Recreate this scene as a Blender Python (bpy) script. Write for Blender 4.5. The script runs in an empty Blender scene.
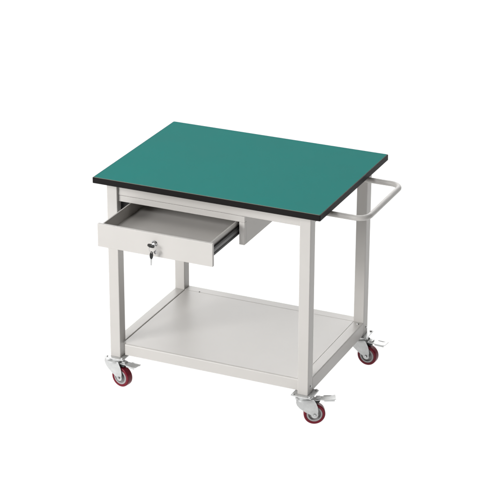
import bpy, bmesh, math
from mathutils import Vector, Matrix

# ------------------------------------------------------------------ camera
C = bpy.context.scene.collection
S = bpy.context.scene
cam_d = bpy.data.cameras.new('camera')
cam = bpy.data.objects.new('camera', cam_d)
C.objects.link(cam)
cam.location = (3.234, -7.2079, 3.9366)
target = Vector((-0.0153, 0.0102, 0.6229))
fw = (target - cam.location).normalized()
q = fw.to_track_quat('-Z', 'Y')
cam.rotation_mode = 'QUATERNION'
cam.rotation_quaternion = q @ Matrix.Rotation(0.00265, 3, 'Z').to_quaternion()
cam_d.sensor_width = 36
cam_d.lens = 153.47
cam_d.clip_start = 0.1
cam_d.clip_end = 500
S.camera = cam

# ------------------------------------------------------------------ light
W = bpy.data.worlds.new('World')
S.world = W
W.use_nodes = True
bg = W.node_tree.nodes['Background']
bg.inputs[0].default_value = (1.0, 0.995, 0.985, 1)
bg.inputs[1].default_value = 0.02

def area(name, loc, aim, size, power, col=(1, 1, 1)):
    d = bpy.data.lights.new(name, 'AREA')
    d.shape = 'SQUARE'
    d.size = size
    d.energy = power
    d.color = col
    o = bpy.data.objects.new(name, d)
    C.objects.link(o)
    o.location = loc
    o.rotation_euler = (Vector(aim) - Vector(loc)).to_track_quat('-Z', 'Y').to_euler()
    return o

def around(az, el, d=8.0):
    a, e = math.radians(az), math.radians(el)
    return (d * math.cos(e) * math.sin(a), -d * math.cos(e) * math.cos(a), 0.5 + d * math.sin(e))

area('low_softbox', around(-34, 17), (0, 0, 0.5), 3.2, 630)
area('front_softbox', around(-12, 37), (0, 0, 0.5), 1.2, 170)
area('ceiling_softbox', (0, 0, 6), (0, 0.0001, 0), 6, 145)
area('under_floor_fill', (0, 0, -5), (0, 0.0001, 0), 60, 11600)      # added fill below the translucent floor, washes out its shadows
area('backdrop_fill', (-6.6, 14.6, 4), (-2, 4.5, 4), 24, 7900)        # added fill behind the sweep, so the shelf reflects a bright sheet

S.render.engine = 'CYCLES'
S.view_settings.view_transform = 'Standard'
S.view_settings.look = 'None'
S.view_settings.exposure = 0
S.view_settings.gamma = 1

# ------------------------------------------------------------------ materials
def mat(name, col, rough=0.5, metal=0.0, spec=0.5, bump=0.0, bscale=900, var=0.0, vscale=6, coat=0.0):
    m = bpy.data.materials.new(name)
    m.use_nodes = True
    nt = m.node_tree
    b = nt.nodes['Principled BSDF']
    b.inputs['Base Color'].default_value = (*col, 1)
    b.inputs['Roughness'].default_value = rough
    b.inputs['Metallic'].default_value = metal
    b.inputs['Specular IOR Level'].default_value = spec
    b.inputs['Coat Weight'].default_value = coat
    tc = nt.nodes.new('ShaderNodeTexCoord')
    if bump:
        n = nt.nodes.new('ShaderNodeTexNoise')
        n.inputs['Scale'].default_value = bscale
        n.inputs['Detail'].default_value = 3
        nt.links.new(tc.outputs['Object'], n.inputs['Vector'])
        bp = nt.nodes.new('ShaderNodeBump')
        bp.inputs['Strength'].default_value = bump
        bp.inputs['Distance'].default_value = 0.001
        nt.links.new(n.outputs['Fac'], bp.inputs['Height'])
        nt.links.new(bp.outputs['Normal'], b.inputs['Normal'])
    if var:
        n2 = nt.nodes.new('ShaderNodeTexNoise')
        n2.inputs['Scale'].default_value = vscale
        n2.inputs['Detail'].default_value = 5
        n2.inputs['Roughness'].default_value = 0.6
        nt.links.new(tc.outputs['Object'], n2.inputs['Vector'])
        r = nt.nodes.new('ShaderNodeValToRGB')
        r.color_ramp.elements[0].position = 0.3
        r.color_ramp.elements[1].position = 0.7
        r.color_ramp.elements[0].color = (*[c * (1 - var) for c in col], 1)
        r.color_ramp.elements[1].color = (*[min(1, c * (1 + var)) for c in col], 1)
        nt.links.new(n2.outputs['Fac'], r.inputs['Fac'])
        nt.links.new(r.outputs['Color'], b.inputs['Base Color'])
        mr = nt.nodes.new('ShaderNodeMapRange')
        mr.inputs['To Min'].default_value = max(0.02, rough - 0.05)
        mr.inputs['To Max'].default_value = rough + 0.05
        nt.links.new(n2.outputs['Fac'], mr.inputs['Value'])
        nt.links.new(mr.outputs['Result'], b.inputs['Roughness'])
    return m

PAINT = mat('grey_white_powder_coat', (0.45, 0.433, 0.412), 0.38, bump=0.12, bscale=700, var=0.02, vscale=5)
GREEN = mat('green_laminate', (0.0135, 0.180, 0.160), 0.6, spec=0.02, bump=0.08, bscale=500, var=0.03, vscale=4)
CORE = mat('tan_laminate_core', (0.13, 0.13, 0.10), 0.6)
BLACK = mat('black_edge_band', (0.0085, 0.0075, 0.0075), 0.5, spec=0.09, bump=0.1, bscale=400)
STEEL = mat('zinc_plated_steel', (0.52, 0.525, 0.52), 0.36, metal=0.55, bump=0.1, bscale=200, var=0.12, vscale=40)
CHROME = mat('chrome', (0.5, 0.5, 0.5), 0.12, metal=1.0)
RAIL = mat('black_slide_steel_and_shade', (0.006, 0.006, 0.006), 0.4, metal=0.0, spec=0.25)  # also on the plate that paints shade inside the housing
TRACK = mat('runner_steel_highlight_grey', (0.11, 0.11, 0.11), 0.35, metal=0.6, bump=0.1, bscale=150)  # runner lightened to grey to paint the highlights on the black slides
TYRE = mat('maroon_polyurethane', (0.135, 0.007, 0.017), 0.32, spec=0.2, var=0.08, vscale=30)
HUB = mat('pale_grey_hub_plastic', (0.3, 0.29, 0.29), 0.4)
KEYP = mat('black_key_plastic', (0.006, 0.006, 0.006), 0.35)
DARK = mat('dark_plastic_and_gap_shade', (0.02, 0.02, 0.02), 0.5)  # also colours the painted shade in the shelf gap

def floor_mat():  # translucent by design, so the added fill from below hides floor shadows
    m = bpy.data.materials.new('shadowless_translucent_white')
    m.use_nodes = True
    nt = m.node_tree
    nt.nodes.remove(nt.nodes['Principled BSDF'])
    out = nt.nodes['Material Output']
    d = nt.nodes.new('ShaderNodeBsdfDiffuse')
    t = nt.nodes.new('ShaderNodeBsdfTranslucent')
    x = nt.nodes.new('ShaderNodeMixShader')
    n = nt.nodes.new('ShaderNodeTexNoise')
    n.inputs['Scale'].default_value = 2
    r = nt.nodes.new('ShaderNodeValToRGB')
    r.color_ramp.elements[0].color = (0.955, 0.955, 0.955, 1)
    r.color_ramp.elements[1].color = (0.965, 0.965, 0.965, 1)
    nt.links.new(n.outputs['Fac'], r.inputs['Fac'])
    nt.links.new(r.outputs['Color'], d.inputs['Color'])
    nt.links.new(r.outputs['Color'], t.inputs['Color'])
    x.inputs[0].default_value = 0.9
    nt.links.new(d.outputs[0], x.inputs[1])
    nt.links.new(t.outputs[0], x.inputs[2])
    nt.links.new(x.outputs[0], out.inputs['Surface'])
    return m
FLOOR = floor_mat()

# ------------------------------------------------------------------ mesh helpers
def bx(bm, x0, x1, y0, y1, z0, z1, bev=0.0, seg=2, only=None, mi=0):
    """box; bev rounds its edges (only = 'x'/'y'/'z' rounds edges parallel to that axis)"""
    vs = [bm.verts.new((x, y, z)) for x in (x0, x1) for y in (y0, y1) for z in (z0, z1)]
    idx = [(0, 1, 3, 2), (4, 6, 7, 5), (0, 4, 5, 1), (2, 3, 7, 6), (0, 2, 6, 4), (1, 5, 7, 3)]
    fs = [bm.faces.new([vs[i] for i in f]) for f in idx]
    for f in fs:
        f.material_index = mi
    if bev:
        es = set(e for f in fs for e in f.edges)
        if only:
            a = 'xyz'.index(only)
            es = [e for e in es if abs((e.verts[0].co - e.verts[1].co).normalized()[a]) > 0.9]
        bmesh.ops.bevel(bm, geom=list(es), offset=bev, segments=seg, affect='EDGES', profile=0.5)

def prism(bm, pts, axis, a, b, bev=0.0, mi=0):
    """extrude a 2-D outline between a and b along axis ('y': pts are x,z; 'x': y,z; 'z': x,y)"""
    def P(p, w):
        return {'y': (p[0], w, p[1]), 'x': (w, p[0], p[1]), 'z': (p[0], p[1], w)}[axis]
    n = len(pts)
    A = [bm.verts.new(P(p, a)) for p in pts]
    B = [bm.verts.new(P(p, b)) for p in pts]
    fs = [bm.faces.new(A), bm.faces.new(B[::-1])]
    caps = list(fs[0].edges) + list(fs[1].edges)
    for i in range(n):
        fs.append(bm.faces.new((A[i], B[i], B[(i + 1) % n], A[(i + 1) % n])))
    for f in fs:
        f.material_index = mi
    bmesh.ops.recalc_face_normals(bm, faces=fs)
    if bev:
        bmesh.ops.bevel(bm, geom=caps, offset=bev, segments=2, affect='EDGES', profile=0.5)

def lathe(bm, prof, M=None, n=40, mi=0, closed=False):
    """revolve (r, h) profile round local Z, then transform by M"""
    M = M or Matrix()
    rings = []
    for r, h in prof:
        if r < 1e-6:
            rings.append([bm.verts.new(M @ Vector((0, 0, h)))])
        else:
            rings.append([bm.verts.new(M @ Vector((r * math.cos(t), r * math.sin(t), h)))
                          for t in [2 * math.pi * k / n for k in range(n)]])
    pairs = list(zip(rings, rings[1:]))
    if closed:
        pairs.append((rings[-1], rings[0]))
    fs = []
    for a, b in pairs:
        for k in range(n):
            k2 = (k + 1) % n
            if len(a) == 1 and len(b) == 1:
                continue
            if len(a) == 1:
                fs.append(bm.faces.new((a[0], b[k], b[k2])))
            elif len(b) == 1:
                fs.append(bm.faces.new((a[k], b[0], a[k2])))
            else:
                fs.append(bm.faces.new((a[k], b[k], b[k2], a[k2])))
    for f in fs:
        f.material_index = mi
    bmesh.ops.recalc_face_normals(bm, faces=fs)

def tube(bm, path, r, n=20, closed=False):
    path = [Vector(p) for p in path]
    m = len(path)
    rings = []
    up = Vector((0, 0, 1))
    for i, p in enumerate(path):
        if closed:
            t = path[(i + 1) % m] - path[i - 1]
        else:
            t = path[min(i + 1, m - 1)] - path[max(i - 1, 0)]
        t.normalize()
        ref = up if abs(t.dot(up)) < 0.95 else Vector((1, 0, 0))
        u = t.cross(ref).normalized()
        v = u.cross(t)
        rings.append([bm.verts.new(p + r * (u * math.cos(a) + v * math.sin(a)))
                      for a in [2 * math.pi * k / n for k in range(n)]])
    fs = []
    for i in range(m if closed else m - 1):
        a, b = rings[i], rings[(i + 1) % m]
        for k in range(n):
            fs.append(bm.faces.new((a[k], a[(k + 1) % n], b[(k + 1) % n], b[k])))
    if not closed:
        fs.append(bm.faces.new(rings[0]))
        fs.append(bm.faces.new(rings[-1]))
    bmesh.ops.recalc_face_normals(bm, faces=fs)

def obj(name, bm, mats, parent=None, loc=(0, 0, 0), smooth=True):
    me = bpy.data.meshes.new(name)
    bm.normal_update()
    bm.to_mesh(me)
    bm.free()
    for m in (mats if isinstance(mats, (list, tuple)) else [mats]):
        me.materials.append(m)
    if smooth:
        me.polygons.foreach_set('use_smooth', [True] * len(me.polygons))
        me.set_sharp_from_angle(angle=math.radians(38))
    o = bpy.data.objects.new(name, me)
    C.objects.link(o)
    if smooth:
        wn = o.modifiers.new('weighted_normal', 'WEIGHTED_NORMAL')
        wn.keep_sharp = True
        wn.weight = 90
    o.location = loc
    o.parent = parent
    return o

def empty(name, loc=(0, 0, 0)):
    o = bpy.data.objects.new(name, None)
    o.empty_display_size = 0.1
    o.location = loc
    C.objects.link(o)
    return o

NB = bmesh.new

# ------------------------------------------------------------------ setting
bm = NB()
R_ = 60
FZ = 0.011
lathe(bm, [(0, FZ), (2, FZ), (8, FZ), (R_, FZ)], n=64)
fl = obj('floor', bm, FLOOR, smooth=False)
fl['kind'] = 'structure'
# unseen white sweep, added to glow in the shelf's glossy paint
bm = NB()
bd = Vector((-0.413, 0.911, 0))
bs = Vector((0.911, 0.413, 0))
prev = None
sw = [(7.0, FZ + .004)] + [(7 + 3 * math.sin(math.radians(a)), FZ + .004 + 3 * (1 - math.cos(math.radians(a)))) for a in range(6, 91, 6)] + [(10.0, 9.0)]
for dist, z in sw:
    cur = [bm.verts.new(bd * dist + bs * w_ + Vector((0, 0, z))) for w_ in (-16, 16)]
    if prev:
        bm.faces.new((prev[0], prev[1], cur[1], cur[0]))
    prev = cur
bk = obj('reflector_backdrop', bm, FLOOR)
bk['kind'] = 'structure'

# ------------------------------------------------------------------ the cart
H = 0.963                   # top surface
WX, DY, T = 0.5, 0.377, 0.026
LX, LY = 0.047, 0.050       # leg tube
XL, XR = -0.456, 0.445      # outer leg faces left / right
YF, YB = -0.338, 0.334      # outer leg faces front / back
ZB = 0.1505                 # leg foot
ZR = 0.2116                 # lower rail top
ZT = H - T                  # underside of the worktop

cart = empty('tool_cart')
cart['label'] = 'grey white workshop cart with green worktop, open drawer and red castor wheels'
cart['category'] = 'cart'

# worktop with a thin tan chamfer, and its black edge band
bm = NB()
e = 0.003
z_c = H - 0.0016
lo = [(-WX + e, -DY + e), (WX - e, -DY + e), (WX - e, DY - e), (-WX + e, DY - e)]
def ring(d, z, r=0.004):
    out = []
    for cx, cy, a0 in ((WX - d - r, DY - d - r, 0), (-WX + d + r, DY - d - r, 90), (-WX + d + r, -DY + d + r, 180), (WX - d - r, -DY + d + r, 270)):
        for k in range(6):
            a = math.radians(a0 + 18 * k)
            out.append(bm.verts.new((cx + r * math.cos(a), cy + r * math.sin(a), z)))
    return out
def skin(rings, mis, cap0=True, cap1=True, m0=0, m1=0):
    fs = []
    for a, b, mi in zip(rings, rings[1:], mis):
        for k in range(len(a)):
            f = bm.faces.new((a[k], a[(k + 1) % len(a)], b[(k + 1) % len(a)], b[k]))
            f.material_index = mi
            fs.append(f)
    if cap0:
        f = bm.faces.new(rings[0]); f.material_index = m0; fs.append(f)
    if cap1:
        f = bm.faces.new(rings[-1]); f.material_index = m1; fs.append(f)
    bmesh.ops.recalc_face_normals(bm, faces=fs)
skin([ring(e, ZT + 0.0005), ring(e, z_c), ring(e + 0.0014, H)], [1, 1], m0=1, m1=0)
top = obj('worktop', bm, [GREEN, CORE], cart)
top['label'] = 'green laminate worktop'
bm = NB()
rs = [ring(e, ZT), ring(0.001, ZT), ring(0, ZT + 0.001), ring(0, z_c - 0.0012), ring(0.0012, z_c), ring(e, z_c), ]
skin(rs + [rs[0]], [0] * 6, False, False)
obj('edge_band', bm, BLACK, top)

# legs: one square tube mesh, four times
bm = NB()
bx(bm, 0, LX, 0, LY, ZB, ZT - 0.0005, 0.0035, 3, 'z')
leg0 = obj('leg', bm, PAINT, cart, (XL, YF, 0))
legs = [leg0]
for x, y in ((XR - LX, YF), (XL, YB - LY), (XR - LX, YB - LY)):
    l = leg0.copy()
    C.objects.link(l)
    l.parent = cart
    l.location = (x, y, 0)
    legs.append(l)

# aprons under the worktop
ZA = 0.881
YP = -0.326
bm = NB(); bx(bm, XL + LX + .0004, XR - LX - .0004, YP, YP + 0.026, ZA, ZT - .001, 0.003, 3, 'x'); obj('apron', bm, PAINT, cart)
bm = NB(); bx(bm, XL + LX + .0004, XR - LX - .0004, YB - 0.038, YB - 0.012, ZA, ZT - .001, 0.003, 3, 'x'); obj('apron', bm, PAINT, cart)
for x in (XL + 0.010, XR - 0.036):
    bm = NB(); bx(bm, x, x + 0.026, YF + LY + .0004, YB - LY - .0004, ZA, ZT - .001, 0.003, 3, 'y'); obj('apron', bm, PAINT, cart)

# lower frame: side rails flush with the legs, rear rail, folded shelf
for x in (XL, XR - LX):
    bm = NB(); bx(bm, x + .0005, x + LX - .0005, YF + LY + .0004, YB - LY - .0004, ZB, ZR, 0.004, 3, 'y'); obj('side_rail', bm, PAINT, cart)
bm = NB(); bx(bm, XL + LX + .0005, XR - LX - .0005, YB - LY + .0001, YB - .001, ZB + .002, ZR - .0005, 0.003, 3, 'x'); obj('rear_rail', bm, PAINT, cart)
# shelf: a sheet folded down along the front with a soft bend
r = 0.007
t = 0.003
prof = []
yb_, zt = YB - LY - .0005, ZR - 0.0008
zl = zt - 0.050
prof += [(yb_, zt), (YP + r, zt)]
for k in range(1, 7):
    a = math.radians(90 + 15 * k)
    prof.append((YP + r + r * math.cos(a), zt - r + r * math.sin(a)))
prof += [(YP, zl), (YP + 0.016, zl), (YP + 0.016, zl + t), (YP + t, zl + t)]
for k in range(6, -1, -1):
    a = math.radians(90 + 15 * k)
    prof.append((YP + r + (r - t) * math.cos(a), zt - r + (r - t) * math.sin(a)))
prof += [(yb_, zt - t)]
G = 0.0035
bm = NB()
ym = YP + .012
front = [p for p in prof if p[0] <= ym]
front = [(ym, zt)] + front + [(ym, zt - t)]
back = [(ym, zt), (ym, zt - t), (yb_, zt - t), (yb_, zt)]
prism(bm, back, 'x', XL + LX + G, XR - LX + .0002)
prism(bm, front, 'x', XL + LX + .016, XR - LX - .0008)
bmesh.ops.remove_doubles(bm, verts=bm.verts, dist=1e-6)
# folded down side flanges behind the groove
for x in (XL + LX + G, XR - LX - .0009 - t):
    bx(bm, x, x + t, YF + LY + .002, yb_ - .002, ZB + .004, zt - t - .0005)
# stiffener hats below
for y in (-.15, .08):
    bx(bm, XL + LX + .02, XR - LX - .02, y, y + .05, zt - .022, zt - t - .0005)
shelf = obj('shelf', bm, PAINT, cart)
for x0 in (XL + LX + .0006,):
    bm = NB(); bx(bm, x0, x0 + G - .0008, YF + LY + .002, yb_ - .002, ZB + .006, zt - .012); obj('gap_shade_strip', bm, DARK, shelf)  # dark strip added to paint the shade in the left gap

# bolts at the ends of the side rails
def bolt_bm(rad, h):
    b = NB()
    lathe(b, [(0, h), (rad * .55, h), (rad * .8, h * .8), (rad, h * .25), (rad, 0), (0, 0)], n=20)
    return b
def bolt(loc, dirv, rad=0.0062, h=0.0045, parent=cart, m=CHROME):
    o = obj('bolt', bolt_bm(rad, h), m, parent, loc)
    o.rotation_mode = 'QUATERNION'
    o.rotation_quaternion = Vector(dirv).to_track_quat('Z', 'Y')
    return o
for x, d in ((XR, 1), (XL, -1)):
    for y in (YF + LY * .55, YB - LY * .45):
        bolt((x, y, 0.181), (d, 0, 0))
# small heads standing in for rear holes: dark for shade, chrome for glint
bolt((-.337, YB - LY * .93, ZR - .0005), (0, 0, 1), 0.0035, 0.0015, cart, DARK)
bolt((XR - LX * .42, YB - LY - .018, ZR), (0, 0, 1), 0.006, 0.003)

# push handle
HX, HYF, HYR, HZ, HR, BR = 0.633, -0.226, 0.184, 0.9125, 0.0113, 0.048
path = [(XR - .012, HYF, HZ), (HX - BR, HYF, HZ)]
for k in range(1, 9):
    a = math.radians(-90 + 90 * k / 8)
    path.append((HX - BR + BR * math.cos(a), HYF + BR + BR * math.sin(a), HZ))
for k in range(0, 9):
    a = math.radians(90 * k / 8)
    path.append((HX - BR + BR * math.cos(a), HYR - BR + BR * math.sin(a), HZ))
path.append((XR - .012, HYR, HZ))
bm = NB(); tube(bm, path, HR, 24); handle = obj('push_handle', bm, PAINT, cart)
for y in (HYF, HYR):
    bm = NB(); bx(bm, XR - .0105, XR - .007, y - .022, y + .022, HZ - .02, HZ + .02, .001); obj('mounting_plate', bm, PAINT, handle)

# drawer housing, open at the front
DX0 = -.361
OX0, OX1 = -0.3745, 0.1315       # opening
PW = 0.024
HZ0, HZ1 = 0.757, ZA - .0006
OZ1 = 0.8545
YH = 0.175
bm = NB()
s = 0.002
bx(bm, XL + LX + .0005, OX1 + PW, YP + .001, YP + .020, OZ1, HZ1, .0015, 2)
for a, b in ((OX1, OX1 + PW),):
    bx(bm, a, b, YP + .001, YP + .020, HZ0, OZ1 - .0003, .0015, 2)
for x in (OX0 - .003, OX1 + PW - s - .0003):
    bx(bm, x, x + s, YP + .0203, YH, HZ0 + .0002, HZ1)
bx(bm, OX0 - .0005, OX1 + PW - .003, YH - .003, YH - .001, HZ0 + .001, HZ1 - .001)
bx(bm, OX0 - .0005, OX1 + PW - .003, YP + .021, YH - .004, HZ1 - .004, HZ1 - .002)
housing = obj('drawer_housing', bm, PAINT, cart)
SZ0, SZ1 = 0.796, 0.831
for x, d in ((OX0 - .001, 1), (OX1 + .001, -1)):
    bm = NB()
    xa, xb = sorted((x, x + d * .004))
    bx(bm, xa, xb, YP + .022, YH - .01, SZ0 - .006, SZ1 + .006, .0008)
    obj('slide_channel', bm, RAIL, housing)
    bm = NB()   # middle runner, half drawn out
    xa, xb = sorted((x + d * .0070, x + d * .0095))
    bx(bm, xa, xb, -.552, YP + .20, SZ0 + .0085, SZ1 - .0085, .0008)
    obj('slide_runner', bm, TRACK, housing)

bm = NB(); bx(bm, XL + LX + .0005, OX0 - .0035, -.306, -.290, .790, .8318, .001); bx(bm, XL + LX + .0005, DX0 - .0015, -.306, -.290, .8320, OZ1 + .002, .001); obj('interior_shade_plate', bm, RAIL, housing)  # black filler plate added to paint the dark interior beside the leg

# drawer
YD = -0.578
DX0, DX1 = -.361, OX1 - .013
DZ0, DZ1 = 0.7965, 0.851
YE = -.10
w = .0022
bm = NB()
bx(bm, DX0, DX1, YD + .014, YE, DZ0, DZ0 + w)
for xa, xb in ((DX0, DX0 + .006), (DX1 - .006, DX1)):
    bx(bm, xa, xb, YD + .014, YE, DZ0 + w + .0002, DZ1, .0012)
bx(bm, DX0 + .0062, DX1 - .0062, YE - .003, YE, DZ0 + w + .0002, DZ1)
drawer = obj('drawer', bm, PAINT, cart)
bm = NB()
bx(bm, -.3730, OX1 + .0015, YD, YD + .0135, .7575, .8555, .002, 3)
obj('drawer_front', bm, PAINT, drawer)
for x, d in ((DX0 - .0003, -1), (DX1 + .0003, 1)):
    bm = NB()
    xa, xb = sorted((x, x + d * .0042))
    bx(bm, xa, xb, YD + .016, YE - .02, SZ0 + .006, SZ1 - .006, .0006)
    # rolled lips of the runner, with the highlight-grey runner between them
    xa, xb = sorted((x, x + d * .0085))
    bx(bm, xa, xb, YD + .016, YE - .02, SZ1 - .0105, SZ1, .0012)
    bx(bm, xa, xb, YD + .016, YE - .02, SZ0, SZ0 + .0105, .0012)
    obj('drawer_slide', bm, RAIL, drawer)
KX, KZ = -0.1195, 0.8145
bm = NB()
M = Matrix.Translation((KX, YD, KZ)) @ Matrix.Rotation(math.radians(90), 4, 'X')
lathe(bm, [(0, .009), (.0075, .009), (.0085, .0082), (.0095, .002), (.0125, .0016), (.013, 0), (.0, 0)], M, 32)
obj('lock', bm, CHROME, drawer)

# ------------------------------------------------------------------ casters
WR, WW = 0.045, 0.016
TR, AZ = 0.040, 0.056
def arc(cx, cz, r_, a0, a1, n):
    return [(cx + r_ * math.cos(math.radians(a0 + (a1 - a0) * k / n)), cz + r_ * math.sin(math.radians(a0 + (a1 - a0) * k / n))) for k in range(n + 1)]
def caster_plate_bm():
    b = NB()
    bx(b, -.0445, .0445, -.0445, .0445, .1455, .1500, .0012, 2)
    lathe(b, [(0, .1454), (.031, .1454), (.033, .141), (.033, .136), (.030, .131), (0, .131)], n=36)
    for sx in (-1, 1):
        for sy in (-1, 1):
            lathe(b, [(0, .1545), (.0052, .1545), (.006, .1535), (.006, .1502), (0, .1502)], Matrix.Translation((sx * .036, sy * .036, 0)), 6)
    return b
def fork_bm():
    b = NB()
    lathe(b, [(0, .1308), (.030, .1308), (.035, .127), (.036, .121), (0, .121)], n=36)
    ax = TR
    side = [(-.036, .1268), (-.037, .114), (-.033, .102), (-.022, .088), (.004, .068)]
    side += arc(ax, AZ, .0145, 180, 385, 12)
    side += [(.0545, .074), (.052, .092), (.045, .110), (.036, .1268)]
    for y0, y1 in ((-.0225, -.0200), (.0200, .0225)):
        prism(b, side, 'y', y0, y1, .0006)
    bx(b, -.034, .034, -.0199, .0199, .1165, .1206)
    return b
def wheel_bm():
    b = NB()
    M = Matrix.Translation((TR, 0, AZ)) @ Matrix.Rotation(math.radians(90), 4, 'X')
    h = WW
    # hub: raised boss, sunk web, raised rim
    lathe(b, [(0, h * .95), (.010, h * .95), (.0115, h * .8), (.0125, h * .35), (.024, h * .35), (.0255, h * .85), (.0262, h * .97), (.0315, h * .97), (.0325, h * .9),
              (.0325, -h * .9), (.0315, -h * .97), (.0262, -h * .97), (.0255, -h * .85), (.024, -h * .35), (.0125, -h * .35), (.0115, -h * .8), (.010, -h * .95), (0, -h * .95)], M, 48)
    return b
def tyre_bm():
    b = NB()
    M = Matrix.Translation((TR, 0, AZ)) @ Matrix.Rotation(math.radians(90), 4, 'X')
    h = WW
    pr = [(.0330, h * .93)]
    pr += [(.0385, h * .97)]
    for k in range(7):
        a = math.radians(90 - 15 * k)
        pr.append((.0395 + .0052 * math.cos(a), h - .0052 + .0052 * math.sin(a)))
    pr += [(.0450, 0)]
    pr = pr + [(r_, -hh) for r_, hh in reversed(pr[:-1])]
    lathe(b, pr, M, 64, closed=True)
    return b
def pedal_bm():
    b = NB()
    up = [(.020, .1150), (.044, .1215), (.066, .1235), (.102, .1225), (.126, .1265), (.1265, .1240), (.103, .1185), (.066, .1195), (.047, .1175), (.024, .1115)]
    # tread plate widening to the toe
    n = len(up)
    wd = [.013, .014, .015, .019, .0195, .0195, .019, .015, .014, .013]
    A = [b.verts.new((x, -wd[i], z)) for i, (x, z) in enumerate(up)]
    B = [b.verts.new((x, wd[i], z)) for i, (x, z) in enumerate(up)]
    fs = []
    for i in range(n):
        j = (i + 1) % n
        fs.append(b.faces.new((A[i], A[j], B[j], B[i])))
    h = n // 2
    for V in (A, B):
        for i in range(h - 1):
            fs.append(b.faces.new((V[i], V[i + 1], V[n - 2 - i], V[n - 1 - i])))
    bmesh.ops.recalc_face_normals(b, faces=fs)
    # raised toe edge and release tab
    bx(b, .078, .121, -.021, -.0185, .1165, .1245, .0008)
    bx(b, .078, .121, .0185, .021, .1165, .1245, .0008)
    bx(b, .046, .064, -.010, .010, .1225, .1295, .0015)
    return b
def brake_bm():
    b = NB()
    prism(b, [(.030, .104), (.058, .106), (.064, .119), (.030, .116)], 'y', -.012, .012, .001)
    return b
def axle_bm():
    b = NB()
    M = Matrix.Translation((TR, 0, AZ)) @ Matrix.Rotation(math.radians(90), 4, 'X')
    lathe(b, [(0, .0275), (.005, .0275), (.0062, .0265), (.0070, .0232), (.0070, -.0232), (.0062, -.0265), (.005, -.0275), (0, -.0275)], M, 6)
    return b
cparts = [('fork', fork_bm(), STEEL), ('wheel', wheel_bm(), HUB), ('tyre', tyre_bm(), TYRE), ('brake_pedal', pedal_bm(), STEEL), ('brake_shoe', brake_bm(), DARK), ('axle_bolt', axle_bm(), CHROME)]
cas0 = obj('caster', caster_plate_bm(), STEEL, cart)
kids = [obj(n, b, m, cas0) for n, b, m in cparts]
places = [(XR - LX / 2, YF + LY / 2, 27), (XL + LX / 2, YF + LY / 2, -12), (XR - LX / 2, YB - LY / 2, -4), (XL + LX / 2, YB - LY / 2, 14)]
for i, (x, y, ang) in enumerate(places):
    if i == 0:
        c = cas0
        ks = kids
    else:
        c = cas0.copy(); C.objects.link(c); c.parent = cart
        ks = []
        for k in kids:
            d = k.copy(); C.objects.link(d); d.parent = c; ks.append(d)
    c.location = (x, y, 0)
    # the top plate stays square with the leg, only the swivelling pieces turn
    for k in ks:
        k.rotation_euler = (0, 0, math.radians(ang))
        if i == 1:
            k.location = (-.018, 0.0, 0)   # shorter trail on this one

# ------------------------------------------------------------------ keys in the lock
kr = empty('key_ring', (KX, YD, KZ))
kr['label'] = 'pair of small black headed keys on a wire ring hanging from the drawer lock'
kr['category'] = 'keys'
def key_head(b, M, wx=.0098, wz=.0135, zo=.0075):
    n = 28
    ro = [(wx * math.cos(t_), wz * math.sin(t_)) for t_ in [2 * math.pi * k / n for k in range(n)]]
    ri = [(.0030 * math.cos(t_), .0030 * math.sin(t_) + zo) for t_ in [2 * math.pi * k / n for k in range(n)]]
    lay = []
    for pts, hh in ((ri, .0018), (ro, .0018), (ro, -.0018), (ri, -.0018)):
        lay.append([b.verts.new(M @ Vector((x, hh, z))) for x, z in pts])
    fs = []
    for a, c in zip(lay, lay[1:] + lay[:1]):
        for k in range(n):
            fs.append(b.faces.new((a[k], a[(k + 1) % n], c[(k + 1) % n], c[k])))
    bmesh.ops.recalc_face_normals(b, faces=fs)
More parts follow.
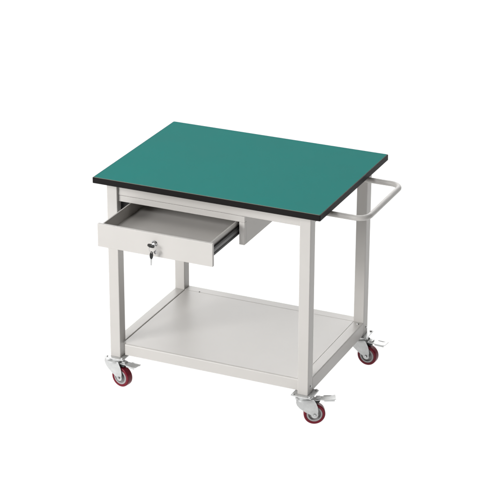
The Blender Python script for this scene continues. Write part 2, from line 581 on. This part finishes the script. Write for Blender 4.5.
def key_blade(b, M, z0, z1):
    L = z0 - z1
    o = [(-.0032, z0), (-.0032, z1 + .004), (0, z1), (.0032, z1 + .004)]
    for k in range(4):
        zz = z1 + .006 + k * (L - .010) / 4
        o += [(.0032, zz), (.0018, zz + .0012), (.0032, zz + .0026)]
    o += [(.0032, z0)]
    A = [b.verts.new(M @ Vector((x, .0010, z))) for x, z in o]
    B = [b.verts.new(M @ Vector((x, -.0010, z))) for x, z in o]
    fs = [b.faces.new(A), b.faces.new(B[::-1])]
    for i in range(len(o)):
        j = (i + 1) % len(o)
        fs.append(b.faces.new((A[i], B[i], B[j], A[j])))
    bmesh.ops.recalc_face_normals(b, faces=fs)
Rx = Matrix.Rotation
# the key in the lock: blade along +y, broad head lying level
Mi = Matrix.Translation((-.001, -.0290, 0)) @ Matrix(((1, 0, 0, 0), (0, 0, -1, 0), (0, 1, 0, 0), (0, 0, 0, 1))) @ Rx(math.radians(-14), 4, 'Z')
bm = NB(); key_head(bm, Mi, .0150, .0120, .0045); k1 = obj('key', bm, KEYP, kr)
bm = NB(); key_blade(bm, Mi, -.0105, -.0220); obj('key_blade', bm, CHROME, k1)
# wire ring through its head, leaning back on the drawer front
hole = Mi @ Vector((0, 0, .0045))
RR_ = .0155
dv = Vector((math.cos(math.radians(48)), math.sin(math.radians(48)), 0))
def on_ring(deg):
    a = math.radians(deg)
    return rc + RR_ * (dv * math.cos(a) + Vector((0, 0, math.sin(a))))
rc = Vector((0, 0, 0))
rc = hole - on_ring(128)
bm = NB()
tube(bm, [on_ring(360 * k / 40) for k in range(40)], .0009, 8, True)
obj('split_ring', bm, CHROME, kr)
# second key hanging from the ring
hp = on_ring(248)
Mh = Matrix.Translation(hp + Vector((0, -.0005, -.0125))) @ Rx(math.radians(24), 4, 'Z') @ Rx(math.radians(2), 4, 'Y')
bm = NB(); key_head(bm, Mh, .0070, .0160, .0115); k2 = obj('key', bm, KEYP, kr)
bm = NB(); key_blade(bm, Mh, -.0150, -.0440); obj('key_blade', bm, STEEL, k2)
# small pale disc tag
tp = on_ring(318)
M = Matrix.Translation(tp + Vector((.001, -.001, -.0065))) @ Rx(math.radians(80), 4, 'X')
bm = NB(); lathe(bm, [(.0016, -.0006), (.0078, -.0006), (.0082, 0), (.0078, .0006), (.0016, .0006)], M, 28, closed=True)
obj('tag', bm, HUB, kr)
